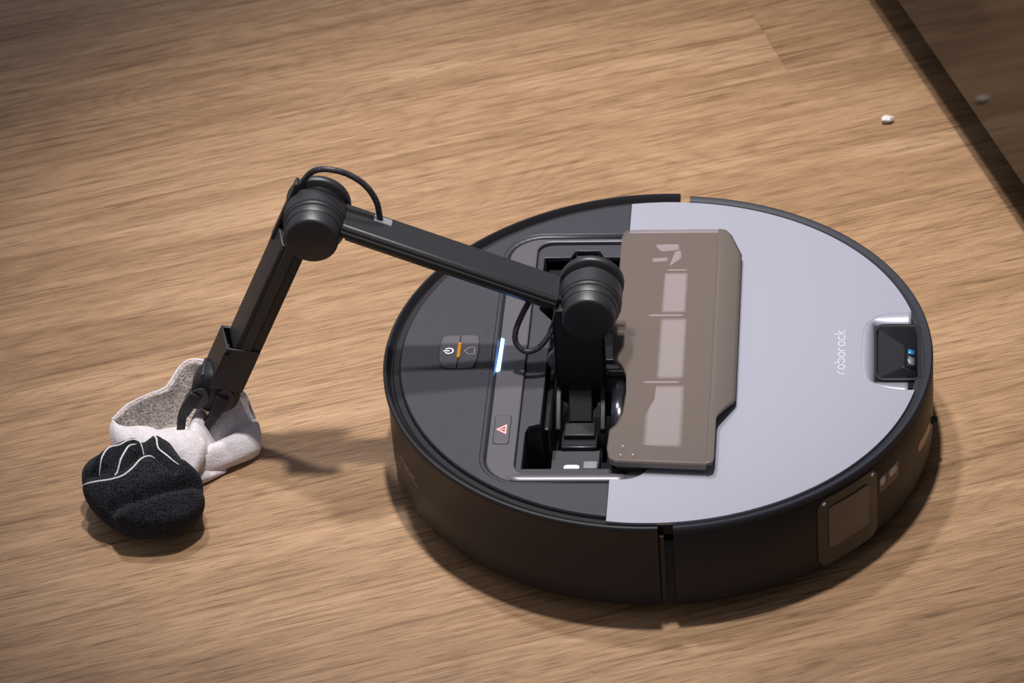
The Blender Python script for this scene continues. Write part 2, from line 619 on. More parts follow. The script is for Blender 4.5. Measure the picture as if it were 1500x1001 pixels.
# front bumper: right half
front_prof = [(170.0, 67.8), (175.2, 67.8), (175.7, 66.6), (175.8, 40.0), (175.4, 14.0), (174.0, 10.0), (169.0, 9.0), (169.0, 66.0)]
bumper = lathe('front_bumper', front_prof, 'shell', robot, -84.5, 85.2, 150)
lathe('bumper_top_band', [(166.4, 67.8), (166.5, 71.0), (168.6, 71.4), (170.2, 70.9), (171.2, 71.3), (173.6, 72.2), (174.6, 72.1), (175.5, 70.9), (175.8, 69.2), (175.6, 67.9)], 'band', bumper, -84.5, 85.2, 150)
# end blocks in the two side gaps
for a in (-87.3, 87.1):
    v, f = [], []
    wall_strip('gap_seal', a, a + (0.9 if a < 0 else -0.7), 13, 64, 168.5, 4.6, 'black', robot, n=2)

# sensor window on the near right of the bumper
wp = [(-53.7, 20), (-53.7, 60.5), (-52.6, 65.2), (-39.3, 65.2), (-37.6, 59.5), (-37.6, 16.0), (-39.0, 12.6), (-52.6, 13.2)]


def grid_plate(name, a0, a1, z0, z1, r, thick, mat, parent, rc=3.0, n=12, m=6, skew=0.0):
    """curved rounded plate built from vertical strips"""
    v, f = [], []
    for i in range(n + 1):
        t = i / n
        a = a0 + (a1 - a0) * t
        edge = min(t, 1 - t) * abs(a1 - a0) * R(1) * r
        ins = rc - math.sqrt(max(0.0, rc * rc - max(0.0, rc - edge) ** 2)) if edge < rc else 0.0
        zz0, zz1 = z0 + ins + skew * t, z1 - ins + skew * t
        for j in range(m + 1):
            z = zz0 + (zz1 - zz0) * j / m
            v.append(wall_pt(a, z, r + thick))
        for j in range(m + 1):
            z = zz0 + (zz1 - zz0) * j / m
            v.append(wall_pt(a, z, r - 0.8))
    k = 2 * (m + 1)
    for i in range(n):
        b, c = i * k, (i + 1) * k
        for j in range(m):
            f.append((b + j, c + j, c + j + 1, b + j + 1))
            f.append((b + m + 1 + j, b + m + 2 + j, c + m + 2 + j, c + m + 1 + j))
        f.append((b, b + m + 1, c + m + 1, c)); f.append((b + m, c + m, c + 2 * m + 1, b + 2 * m + 1))
    for i in (0, n):
        b = i * k
        for j in range(m):
            f.append((b + j, b + j + 1, b + m + 2 + j, b + m + 1 + j))
    return link(name, v, f, mat, parent, bevel=0.35)


swf = grid_plate('sensor_window', -54.0, -37.4, 12.6, 65.6, 175.2, 1.3, 'sensor_frame', bumper, rc=6.0, n=14)
grid_plate('window_pane', -51.4, -40.3, 25.5, 58.2, 176.4, 0.9, 'sensor_pane', bumper, rc=1.5, n=12)
for (a, z) in ((-39.0, 62.0), (-52.4, 62.2)):  # pale studs at the window's upper corners
    grid_plate('window_pale_stud', a - 0.45, a + 0.45, z - 1.1, z + 1.1, 176.6, 0.4, 'pale', bumper, rc=0.9, n=4, m=2)
# camera slot beside it
grid_plate('camera_slot', -37.2, -26.6, 36.6, 55.0, 175.25, 0.5, 'black', bumper, rc=3.0)
grid_plate('camera_face', -36.6, -29.2, 41.0, 54.6, 175.6, 0.35, 'sensor_frame', bumper, rc=2.0)
grid_plate('camera_divider', -33.95, -33.35, 41.0, 54.0, 175.9, 0.25, 'gloss', bumper, rc=0.3, n=2)
grid_plate('lens_dot', -36.3, -34.5, 46.8, 53.0, 175.9, 0.4, 'icon_dim', bumper, rc=2.2, n=8)
grid_plate('lens_dot', -33.0, -30.2, 47.0, 53.0, 175.9, 0.4, 'icon_dim', bumper, rc=2.0, n=8)
for k, (za, zb) in enumerate(((29.6, 30.5), (27.2, 27.6))):
    wall_strip('small_print', -34.6 + k, -28.6, za, zb, 175.45, 0.12, 'icon_dim', bumper, n=6)
# wall-following sensor and its seam
grid_plate('wall_sensor', -19.6, -9.6, 36.4, 44.4, 175.2, 0.9, 'tan', bumper, rc=2.8, n=14, skew=-3.6)
wall_strip('bumper_seam', -22.1, -21.75, 22, 50, 175.35, 0.4, 'black', bumper, n=1)
wall_strip('bumper_seam', -21.9, -10.4, 49.6, 50.2, 175.35, 0.4, 'black', bumper, n=8, slant=5.4)
lathe('side_nub', [(0.4, 0), (2.6, 0), (2.6, 3.2), (1.8, 4.6), (0.4, 5)], 'black', robot, n=16, xf=lambda x, y, z: (174.6 + z * 0.8, -18 + y, 31 + x))

# dark rear deck (C-shaped) with a soft step down to the bezel
DZ = 73.0
rd = 165.2
XS = -24.2
a_top = math.degrees(math.acos(XS / rd))
deck_loop = arc(0, 0, rd, a_top, 360 - a_top, 110)
bez_far, bez_near, bez_left = 126.8, -128.2, -102.6
inner = rrect(-106.3, 60, bez_near - 3.6, bez_far + 3.2, 24, 8)
inner_left = [q for q in inner if q[0] < XS - 0.01]


def bez_path(xl, y0, y1, r, n=8):
    """from (XS,y0) leftwards, round two corners, to (XS,y1)"""
    pts = [(XS, y0)]
    pts += arc(xl + r, y0 + r, r, 270, 180, n)
    pts += arc(xl + r, y1 - r, r, 180, 90, n)
    pts += [(XS, y1)]
    return pts


outer_p = bez_path(-106.3, bez_near - 3.6, bez_far + 3.2, 26)
inner_p = bez_path(bez_left, bez_near, bez_far, 23)
deck_poly = deck_loop + outer_p
deck = prism('rear_deck', [deck_poly], 66, DZ, 'deck', robot, bevel=0.6)
# sloped step
v = [(x, y, DZ - 0.1) for x, y in outer_p] + [(x, y, DZ - 2.2) for x, y in inner_p]
k = len(outer_p)
link('deck_step', v, [(i, i + 1, k + i + 1, k + i) for i in range(k - 1)], 'deck', deck, solid=0.3)
for (x, y) in ((-149.6, 1.8), (-111.4, 23.9), (-112.0, -20.8)):
    lathe('mic_hole', [(0.05, 0), (0.85, 0), (0.85, 0.12), (0.05, 0.12)], 'black', deck, n=16, xf=lambda a, b, c, x=x, y=y: (x + a, y + b, DZ + c))

# silver front cover (C-shaped round the bay) with a notch for the sensor turret
rs, cys = 168.0, -2.6


def silver_circle(x):
    return math.sqrt(rs * rs - x * x)


dish_outer = [(170, 41.5), (162, 41.5), (151.2, 40.4), (143, 37.6), (135.5, 31.5), (131.6, 21.5), (130.3, -3.0), (131.4, -21.4), (136.2, -32.0), (146.7, -37.7), (159.5, -40.6), (170, -41.5)]
dsh = [tuple(q)[:2] for q in catmull([(x, y, 0) for x, y in dish_outer[1:-1]], 5)]
a_s = math.degrees(math.acos(XS / rs))
ang_hi = math.degrees(math.asin((41.5 - cys) / rs))
ang_lo = math.degrees(math.asin((-40.6 - cys) / rs))
circ_far = arc(0, cys, rs, a_s, ang_hi, 60)
circ_near = arc(0, cys, rs, ang_lo, -a_s, 60)
bay_right = [(XS, bez_near - 0.6)] + arc(-16, bez_near + 15.4, 16, 270, 360, 8) + arc(-16, bez_far - 15.4, 16, 0, 90, 8) + [(XS, bez_far + 0.6)]
sil_poly = circ_far + dsh + circ_near + bay_right
cover = prism('silver_cover', [sil_poly], 71.3, 73.4, 'silver', robot, bevel=0.8, seg=3)
prism('cover_base', [[(x * 0.972, y * 0.972) for x, y in circ_far] + [(132, 41), (132, -41)] + [(x * 0.972, y * 0.972) for x, y in circ_near] + bay_right], 60, 71.3, 'black', cover)

# dish round the turret: silver slope
blk = rrect(137.8, 168.2, -28.2, 31.2, (7, 7, 7, 7), 6)
inner_d = []
for (x, y) in dsh:
    # nearest inward point on the turret outline
    bx = min(max(x, 138.6), 163.0); by = min(max(y, -27.6), 30.6)
    if x < 139: bx = 138.4
    t = Vector((bx - x, by - y))
    inner_d.append((x + t.x, y + t.y))
k = len(dsh)
v = [(x, y, 73.0) for x, y in dsh] + [(x, y, 69.2) for x, y in inner_d]
mids = [((a[0] * 0.55 + b[0] * 0.45), (a[1] * 0.55 + b[1] * 0.45), 70.9) for a, b in zip(dsh, inner_d)]
v = [(x, y, 73.1) for x, y in dsh] + mids + [(x, y, 69.2) for x, y in inner_d]
link('dish_slope', v, [(j * k + i, j * k + i + 1, (j + 1) * k + i + 1, (j + 1) * k + i) for j in range(2) for i in range(k - 1)], 'silver', cover, solid=0.4, auto=70)
prism('dish_floor', [rrect(134, 170, -34, 37, 6)], 66, 69.4, 'gloss', cover)

# lettering, flat white print reading towards the far side
def stroke_ring(cx_, cy_, r, a0, a1, w):
    n = max(6, int(abs(a1 - a0) / 12))
    v, f = [], []
    for i in range(n + 1):
        a = R(a0 + (a1 - a0) * i / n)
        for q in (r - w / 2, r + w / 2):
            v.append((cx_ + q * math.cos(a), cy_ + q * math.sin(a)))
    f = [(2 * i, 2 * i + 1, 2 * i + 3, 2 * i + 2) for i in range(n)]
    return v, f


def stroke_line(x0, y0, x1, y1, w):
    d = Vector((x1 - x0, y1 - y0)).normalized() * (w / 2)
    nrm = Vector((-d.y, d.x))
    return [(x0 + nrm.x, y0 + nrm.y), (x0 - nrm.x, y0 - nrm.y), (x1 - nrm.x, y1 - nrm.y), (x1 + nrm.x, y1 + nrm.y)], [(0, 1, 2, 3)]


def letters(word, xh, w):
    r = (xh - w) / 2
    x = 0.0
    out = []
    for ch in word:
        if ch == 'o':
            out.append((ch, [stroke_ring(x + r + w / 2, xh / 2, r, 0, 360, w)])); x += 2 * r + w + 0.9
        elif ch == 'b':
            out.append((ch, [stroke_line(x + w / 2, xh * 1.55, x + w / 2, xh / 2, w), stroke_ring(x + r + w / 2, xh / 2, r, 0, 360, w)])); x += 2 * r + w + 0.9
        elif ch == 'r':
            out.append((ch, [stroke_line(x + w / 2, 0, x + w / 2, xh / 2, w), stroke_ring(x + r + w / 2, xh / 2, r, 180, 75, w)])); x += r * 1.45 + w + 0.7
        elif ch == 'c':
            out.append((ch, [stroke_ring(x + r + w / 2, xh / 2, r, 50, 310, w)])); x += 2 * r + 0.9
        elif ch == 'k':
            out.append((ch, [stroke_line(x + w / 2, 0, x + w / 2, xh * 1.55, w), stroke_line(x + w / 2, xh * 0.42, x + xh * 0.74, xh, w), stroke_line(x + xh * 0.3, xh * 0.56, x + xh * 0.78, 0, w)])); x += xh * 0.8
    return out, x


lets, width = letters('roborock', 4.7, 0.55)
sc = 45.7 / width
for ch, strokes in lets:
    V, F = [], []
    for v2, f2 in strokes:
        s = len(V)
        V += [(119.9 - y, -24.1 + x * sc, 73.44) for x, y in v2]
        F += [tuple(i + s for i in q) for q in f2]
    link('letter', V, F, 'white_print', cover, smooth=False)

# sensor turret
T0, T1 = 69.3, 80.5
base_o = rrect(138.2, 167.8, -28.0, 31.0, (5, 7, 7, 5), 5)
lip = [(x + (152 - x) * 0.05, y + (1 - y) * 0.03, 71.0) for x, y in base_o]


def turret_top(x, y):
    # ridge at x=158.5 between y=-24 and y=-2
    dx = max(0.0, (158.0 - x) / 18.0) if x < 158 else (x - 158.0) / 9.0
    dy = max(0.0, (y + 3.0) / 31.0) if y > -3 else max(0.0, (-24.5 - y) / 3.0)
    h = max(0.0, 1 - max(dx * (0.82 if x < 158 else 0.75), dy * 0.95))
    return 71.0 + 9.5 * h


turret = link('sensor_turret', [(x, y, T0) for x, y in base_o] + lip, [(i, (i + 1) % len(base_o), len(base_o) + (i + 1) % len(base_o), len(base_o) + i) for i in range(len(base_o))], 'gloss', robot)
nn = len(lip)
top_v = [(141, -25.5, 71.3), (141, 25, 71.3), (144.5, 28.3, 71.3), (162, 28.3, 71.2), (165.6, 25, 71.2), (165.8, -25, 71.2), (163, -26.4, 71.2), (144, -26.4, 71.3),
         (157.6, -3.5, 79.6), (157.6, -24.0, 79.0), (165.2, 0.5, 75.2), (165.2, -24.4, 75.0)]
top_f = [(0, 1, 8, 9), (0, 9, 7), (1, 2, 8), (2, 3, 8), (3, 4, 10, 8), (8, 10, 11, 9), (4, 5, 11, 10), (5, 6, 11), (6, 7, 9, 11)]
link('turret_hood', top_v, top_f, 'gloss', turret, bevel=1.1, seg=3)
wv = []
link('turret_window', [(158.9, -4.2, 79.25), (164.6, -1.4, 76.0), (164.6, -23.4, 75.8), (158.9, -23.2, 78.75)], [(0, 1, 2, 3)], 'gloss', turret, solid=0.5)
link('turret_lens', [(159.9, -6.2, 79.1), (163.9, -4.4, 76.8), (163.9, -9.6, 76.8), (159.9, -10.6, 79.1)], [(0, 1, 2, 3)], 'lens', turret, solid=0.6)
link('turret_light_pane', [(159.9, -13.4, 79.0), (163.9, -12.8, 76.7), (163.9, -20.4, 76.6), (159.9, -21.2, 78.9)], [(0, 1, 2, 3)], 'lens_grey', turret, solid=0.6)
prism('turret_lip', [base_o, [(x + (152 - x) * 0.14, y + (1 - y) * 0.09) for x, y in base_o]], 69.6, 71.6, 'shell', turret, bevel=0.4)

# bezel round the bay
bez_out = bez_path(bez_left, bez_near, bez_far, 22)[1:-1] + arc(-16, bez_far - 14.6, 14.6, 90, 0, 8) + arc(-16, bez_near + 14.6, 14.6, 0, -90, 8)
bay_in = rrect(-84.6, -8, -121.2, 123.4, 10, 6)
bezel = prism('bay_bezel', [bez_out, bay_in], 64, 71.6, 'bezel', robot, bevel=0.7)
# rolled near edge of the bezel that catches the ceiling lamps
v, f = [], []
xs_ = [-90 + i * 77 / 40 for i in range(41)]
for x in xs_:
    e = max(0.0, min(1.0, (x + 90.0) / 9.0, (-13.0 - x) / 6.0))
    g = math.sin(e * math.pi / 2)
    for j in range(9):
        a = R(12 + 156 * j / 8)
        v.append((x, -125.0 + (1.2 + 2.7 * g) * math.cos(a) + (1 - g) * 1.6, 70.9 + (0.2 + 1.9 * g) * math.sin(a)))
for i in range(40):
    for j in range(8):
        f.append((i * 9 + j, i * 9 + j + 1, (i + 1) * 9 + j + 1, (i + 1) * 9 + j))
link('bezel_rolled_edge', v, f, 'bezel', bezel, solid=0.3)
# status light and warning button on the bezel
prism('status_light', [[(-102.9, -17.4), (-100.4, -16.6), (-99.9, 16.4), (-102.0, 17.6)]], 71.2, 72.3, 'led', bezel, bevel=0.3)
wb = prism('warning_button', [rrect(-99.3, -89.8, -91.2, -63.2, 1.8, 4)], 71.2, 72.1, 'bezel', bezel, bevel=0.5, seg=3)
prism('button_gap', [rrect(-99.9, -89.2, -91.8, -62.6, 2.2, 4), rrect(-99.3, -89.8, -91.2, -63.2, 1.8, 4)], 71.2, 71.75, 'black', wb)
tri_o = [(-98.2, -77.3), (-91.8, -72.4), (-91.8, -82.0)]
tc_ = (sum(q[0] for q in tri_o) / 3, sum(q[1] for q in tri_o) / 3)
tri_i = [(tc_[0] + (x - tc_[0]) * 0.62, tc_[1] + (y - tc_[1]) * 0.62) for x, y in tri_o]
prism('warning_triangle', [tri_o, tri_i], 72.1, 72.2, 'icon_red', wb)
prism('warning_mark', [[(-95.3, -77.0), (-92.9, -76.9), (-92.9, -77.6), (-95.3, -77.5)]], 72.1, 72.2, 'icon_red', wb)

# two-key button pad
def pad_half(side):
    outer = [(-137.6, 17.6), (-119.2, 18.1), (-116.4, 14.5), (-115.5, 6), (-115.9, -6), (-117.4, -13.2), (-119.6, -15.4), (-134.6, -15.6), (-138.2, -12.6), (-140.3, -5), (-140.7, 5), (-139.8, 13.4)]
    pts = [tuple(q)[:2] for q in catmull([(x, y, 0) for x, y in outer], 4, True)]
    cutx = -128.1
    keep = [(q[0] - cutx) * side > 0.35 for q in pts]
    st = next(i for i in range(len(pts)) if keep[i] and not keep[i - 1])
    res = []
    for i in range(len(pts)):
        j = (st + i) % len(pts)
        if not keep[j]:
            break
        res.append(pts[j])
    res = [(cutx + side * 0.35, res[0][1] + (0.0))] + res + [(cutx + side * 0.35, res[-1][1])]
    return res, pts


_, pad_full = pad_half(1)
cxp, cyp = -128.1, 1.2
well = [(cxp + (x - cxp) * 1.07, cyp + (y - cyp) * 1.05) for x, y in pad_full]
prism('button_well', [well, [(cxp + (x - cxp) * 1.005, cyp + (y - cyp) * 1.005) for x, y in pad_full]], 72.4, 73.08, 'black', deck)
prism('button_well_floor', [well], 72.9, 73.03, 'black', deck)
pb = None
for side, nm in ((-1, 'power_button'), (1, 'home_button')):
    loop, _ = pad_half(side)
    b_ = prism(nm, [loop], 72.6, 73.9, 'bezel', deck, bevel=0.5, seg=3)
    if side < 0:
        V, F = join_vf([( [(x, y, 73.95) for x, y in vv], ff) for vv, ff in (stroke_ring(-134.6, 1.8, 2.7, -148, 148, 0.75), stroke_line(-138.2, 1.8, -134.2, 1.8, 0.75))])
        link('power_icon', V, F, 'icon_white', b_, smooth=False)
    else:
        hp = [(-124.6, 1.9), (-121.6, 5.6), (-118.1, 5.4), (-118.0, -1.5), (-121.5, -1.9)]
        V, F = join_vf([([(x, y, 73.95) for x, y in vv], ff) for vv, ff in [stroke_line(*hp[i], *hp[(i + 1) % 5], 0.42) for i in range(5)]])
        link('home_icon', V, F, 'icon_dim', b_, smooth=False)
prism('amber_bar', [rrect(-129.1, -126.9, -6.4, 9.4, 1.05, 5)], 73.0, 74.9, 'amber', deck, bevel=0.5, seg=3)

# ------------------------------------------------------------------ arm bay
open_loop = [(-80, 109), (-62.5, 109), (-59.5, 116.5), (-43.5, 116.5), (-40.5, 109), (-12, 109), (-12, -113), (-80.2, -113), (-80, -76), (-78.5, -70.5), (-71.2, -68),
             (-71, -5), (-70.6, 16), (-70, 39), (-79.4, 52)]
tray = prism('bay_tray', [rrect(-84.4, -8.2, -121, 123.2, 10, 6), open_loop], 16, 69.2, 'ledge', robot, bevel=0.6)
box('bay_floor', -86, -6, -123, 124, 11, 16, 'bay', tray, bevel=0)
prism('bay_liner', [[(x - (0.4 if x < -40 else -0.4), y + (0.4 if y > 0 else -0.4)) for x, y in open_loop], open_loop], 16.5, 66.0, 'bay', tray)
# things to see inside the bay
box('far_shelf', -78, -14, 96, 108, 16, 60, 'bay', tray, bevel=1)
box('far_rail', -78, -61, 92.5, 94.2, 55, 56.2, 'pivot', tray, bevel=0.3)
box('far_bracket', -59, -44, 95, 115, 40, 66.5, 'ledge', tray, bevel=0.6)
box('side_rail', -70.5, -66.5, -60, 60, 16, 58, 'bay', tray, bevel=1)
for i, y in enumerate((34, 22, 6)):
    box('contact_clip', -68.8, -66.4, y, y + 3.2, 56, 60.5, 'pale' if i < 2 else 'pivot', tray, bevel=0.4)
for i, (y0, z) in enumerate(((12, 58), (4, 54), (-8, 50))):
    box('rib_step', -37, -24, y0, y0 + (1.0 if i < 2 else 9), z - 4, z, 'pivot' if i < 2 else 'ledge', tray, bevel=0.3)
box('rib_block', -37, -22, -12, 14, 30, 51, 'ledge', tray, bevel=0.8)
for (x, y, r, zz) in ((-74.5, -90, 4, 44), (-75, -103, 3.2, 40)):
    lathe('bay_peg', [(0.2, 0), (r, 0), (r, 20), (r - 1, 21.5), (0.2, 21.5)], 'gloss', tray, n=20, xf=lambda a, b, c, x=x, y=y, zz=zz: (x + a, y + b, zz - 21 + c))
# turntable hub and side wheel
hub = lathe('side_wheel', [(0.2, -6), (31, -6), (34, -3), (34.5, 0), (34, 3), (31, 6), (24, 6.5), (22, 4), (0.2, 4)], 'gloss', robot, n=48,
            xf=lambda x, y, z: (-22 + z * 0.8, -48 + x * 1.02, 44.0 + y * 0.98))
lathe('pivot_disc', [(0.2, 0), (9.5, 0), (10, 1), (10, 3), (0.2, 3)], 'pivot', robot, n=32, xf=lambda x, y, z: (-62.5 + x * 0.85, -4.0 + z, 62 + y * 0.9 + 7))

# arm foot: sled, block, stepped neck
foot = box('arm_foot', -66, -35.5, -113, -56, 16, 38, 'ledge', robot, bevel=0.8)
box('foot_block', -60.5, -37.5, -57, -40, 16, 41, 'bay', foot, bevel=0.8)
box('foot_step', -59, -39, -49, -36, 40, 44.5, 'arm_dark', foot, bevel=0.9)
prism('foot_neck', [[(-31, 42), (-10, 42), (-10, 60), (-19, 60), (-31, 45)]], -56.5, -41.5, 'black', foot, bevel=0.8, xf=lambda a, b, c: (c, a - 4, b))
for s in (-1, 1):
    prism('foot_cheek', [[(-36, 38), (-6, 38), (-6, 58), (-18, 56), (-36, 42)]], 0, 3.5, 'black', foot, bevel=0.7, xf=lambda a, b, c, s=s: (-49 + s * (12.5 + c), a - 4, b))
prism('foot_connector', [rrect(-57.0, -46.8, -85.0, -80.0, 2.4, 4)], 37.5, 45.5, 'pale', foot, bevel=0.5)
for i in range(8):
    box('connector_slit', -56 + i * 1.12, -55.5 + i * 1.12, -85.2, -83.8, 44.8, 45.7, 'black', foot, bevel=0)
box('foot_clip', -44.8, -35.8, -82, -75, 37.5, 44.5, 'pivot', foot, bevel=0.8)

# ------------------------------------------------------------------ arm
J1 = Vector((-41.2, 0, 114.7))
J2 = Vector((-211.7, 0, 178.8))


def joint(name, J, ys=0.0):
    def xf(x, y, z):
        return (J.x + x, z + ys, J.z + y)
    body = lathe(name, [(0.2, -12), (17.6, -12), (18.2, -10.4), (18.5, -7.6), (19.5, -6.9), (19.8, -5.4), (19.4, -4.6), (20.2, -4.0), (20.2, 8.4), (19.6, 9.4), (15.4, 9.4), (15.4, 16.2), (0.2, 16.2)],
                 'arm', robot, n=72, xf=xf, auto=30)
    lathe('joint_cap', [(0.2, -21.4), (15.0, -21.4), (16.0, -21.1), (16.6, -20.2), (17.5, -8.2), (17.5, -7.0), (0.2, -7.0)], 'arm', body, n=72, xf=xf, auto=50)
    lathe('joint_back_plate', [(0.2, 16.0), (19.6, 16.0), (20.6, 16.9), (20.8, 20.6), (20.0, 21.6), (0.2, 21.6)], 'arm', body, n=72, xf=xf, auto=50)
    return body


# post from the bay up to the shoulder
def post_xf(a, b, c):
    return (a, c, b)


post = prism('arm_post', [rrect(-63.2, -34.6, 42.5, 118, (3, 3, 9, 9), 8)], -15.2, 13.0, 'arm_dark', robot, bevel=1.2, seg=3, xf=post_xf)
prism('post_collar', [rrect(-58.5, -39.5, 36, 50, (2, 2, 5, 5), 6)], -12.5, 10, 'gloss', post, bevel=0.8, xf=post_xf)
prism('post_side_plate', [rrect(-65.0, -62.6, 60, 108, 1.0, 3)], -13, 8, 'gloss', post, bevel=0.5, xf=post_xf)
sh = joint('shoulder_joint', J1)
el = joint('elbow_joint', J2)

# upper link: bar between the two joints
dirL = (J1 - J2).normalized()
upL = Vector((-dirL.z, 0, dirL.x))
if upL.z < 0:
    upL = -upL
LL = (J1 - J2).length


LA = Vector((-192.7, 0, 183.2))
LBv = Vector((-60.0, 0, 124.6))
dirL = (LBv - LA).normalized()
upL = Vector((-dirL.z, 0, dirL.x))
if upL.z < 0:
    upL = -upL
LL = (LBv - LA).length


def link_xf(s, y, h):
    q = LA + dirL * s + upL * h
    return (q.x, y, q.z)


def bar(name, prof, s0, s1, mat, parent, bevel=0.8, fx=link_xf, seg=2):
    """prof: closed (y,h) loop swept along s"""
    k = len(prof)
    v = [fx(s0, y, h) for y, h in prof] + [fx(s1, y, h) for y, h in prof]
    f = [tuple(range(k)), tuple(reversed(range(k, 2 * k)))] + [(i, (i + 1) % k, k + (i + 1) % k, k + i) for i in range(k)]
    return link(name, v, f, mat, parent, bevel=bevel, seg=seg)


ub = bar('upper_link', [(13.2, -9.0), (13.2, 0.0), (-9.8, 0.0), (-11.6, -1.8), (-11.6, -9.0)], 0, LL, 'arm', robot, 0.7)
bar('link_lower_lip', [(-11.2, -8.4), (-12.6, -7.6), (-12.6, -4.4), (-11.2, -3.4)], 0, LL, 'arm_dark', ub, 0.4)
bar('link_belly', [(11.5, -12.0), (12.5, -8.6), (-10.5, -8.6), (-9.0, -12.0)], 5, LL - 5, 'arm_dark', ub, 0.6)
bar('cable_grommet', [(4.6, -0.4), (4.6, 0.7), (11.2, 0.7), (11.2, -0.4)], 19.0, 31.0, 'pivot', ub, 0.6)
bar('link_tongue', [(9, -8), (9, -2), (-8, -2), (-8, -8)], -6, 4, 'arm_dark', ub, 0.6)
bar('link_tongue', [(9, -8), (9, -2), (-8, -2), (-8, -8)], LL - 4, LL + 6, 'arm_dark', ub, 0.6)

# forearm
dF = Vector((-0.4234, 0, -0.9080)).normalized()
eF = Vector((0.9080, 0, -0.4234)).normalized()


def fx_fore(s, y, e):
    q = J2 + dF * s + eF * e
    return (q.x, y, q.z)


fore = bar('forearm', [(-9.0, -14.2), (-9.0, 1.2), (13.0, 1.2), (15.0, -1.0), (15.0, -18.4), (13.8, -19.9), (11.5, -19.9)], 19.5, 114, 'arm', robot, 0.7, fx_fore)
bar('forearm_shoulder_plate', [(7.0, -20.6), (15.0, -20.6), (15.0, -18.2), (7.0, -18.2)], -17, 30, 'arm', fore, 0.8, fx_fore)
bar('forearm_back_plate', [(16.4, -19.8), (16.4, 4.0), (13.0, 4.0), (13.0, -19.8)], 0, 40, 'arm_dark', fore, 0.8, fx_fore)
bar('forearm_groove', [(-9.6, -13.8), (-9.6, -11.2), (-8.6, -11.2), (-8.6, -13.8)], 22, 110, 'arm_dark', fore, 0.2, fx_fore)
bar('forearm_rail', [(-10.4, -11.1), (-10.4, -4.5), (-8.6, -4.5), (-8.6, -11.1)], 20, 111, 'arm_rail', fore, 0.4, fx_fore)
bar('forearm_groove', [(-9.6, -4.3), (-9.6, 1.5), (-8.6, 1.5), (-8.6, -4.3)], 20, 111, 'arm_dark', fore, 0.2, fx_fore)

# gripper: housing, wrist, two fingers
hp_out = [(-11.0, -19.6, 111.0, 146.5), (-11.0, 1.5, 105.5, 141.5), (13.0, 1.5, 105.5, 142.0), (13.6, -26.0, 113.0, 150.0)]
hp_in = [(-9.6, -18.0), (-9.6, 0.2), (11.6, 0.2), (12.0, -24.2)]
v = [fx_fore(a, y, e) for y, e, a, b in hp_out] + [fx_fore(q[2] + 0.0, y, e) for (y, e), q in zip(hp_in, hp_out)] + [fx_fore(b, y, e) for y, e, a, b in hp_out] + [fx_fore(q[2] + 14, y, e) for (y, e), q in zip(hp_in, hp_out)]
f = []
for i in range(4):
    j = (i + 1) % 4
    f += [(i, j, 4 + j, 4 + i), (i, 8 + i, 8 + j, j), (4 + i, 4 + j, 12 + j, 12 + i)]
f += [(8, 9, 10, 11), (12, 13, 14, 15)]
grip = link('gripper', v, f, 'arm', robot, bevel=0.6)
bar('housing_seam', [(-11.25, -19.9), (-11.25, -19.0), (-10.6, -19.0), (-10.6, -19.9)], 114, 146, 'arm_dark', grip, 0.1, fx_fore)
lathe('housing_screw', [(0.2, 0), (1.7, 0), (1.7, 1.0), (0.2, 1.0)], 'gloss', grip, n=14,
      xf=lambda x, y, z: fx_fore(114.0 + x, -11.0 - z, -18.0 + y))
# wrist: rounded knuckle under the housing
v, f = lathe_vf([(0.3, -9), (13.0, -9), (15.6, -7), (16.4, -2), (16.4, 6), (15.0, 10), (12.0, 11.5), (0.3, 11.5)], 0, 360, 48)
link('wrist', [fx_fore(152.0 + x * 1.05, z, -13.6 + y) for x, y, z in v], f, 'arm_dark', grip, auto=50)
v, f = lathe_vf([(0.3, -2), (6.2, -2), (7.2, -0.8), (7.2, 6), (0.3, 6)], 0, 360, 32)
link('wrist_pivot', [fx_fore(158.0 + x * 1.2, -8.2 - z * 0.45, -22.5 + y * 0.8) for x, y, z in v], f, 'arm', grip, auto=50)
link('wrist_pivot', [fx_fore(153.0 + x * 1.35, -8.2 - z * 0.45, -7.5 + y * 0.95) for x, y, z in v], f, 'arm', grip, auto=50)
bar('wrist_cheek', [(10.5, -27.5), (-7.5, -27.5), (-7.5, -25.0), (10.5, -25.0)], 140, 163, 'arm', grip, 0.9, fx_fore)


def finger(pts, w0, w1, t, name='finger'):
    """bent flat finger through (x,y,z) points, flat across"""
    P = [Vector(q) for q in pts]
    v, f = [], []
    side = Vector((0, 1, 0))
    for i, q in enumerate(P):
        d = (P[min(i + 1, len(P) - 1)] - P[max(i - 1, 0)]).normalized()
        n_ = d.cross(side).normalized()
        s_ = n_.cross(d).normalized()
        u = i / (len(P) - 1)
        w = w0 + (w1 - w0) * u
        for (a, b) in ((-1, -1), (1, -1), (1, 1), (-1, 1)):
            v.append(tuple(q + n_ * (a * w / 2) + s_ * (b * t / 2)))
    for i in range(len(P) - 1):
        for j in range(4):
            f.append((i * 4 + j, i * 4 + (j + 1) % 4, (i + 1) * 4 + (j + 1) % 4, (i + 1) * 4 + j))
    f += [(3, 2, 1, 0), tuple((len(P) - 1) * 4 + j for j in range(4))]
    return link(name, v, f, 'arm_dark', grip, bevel=0.8, seg=2)


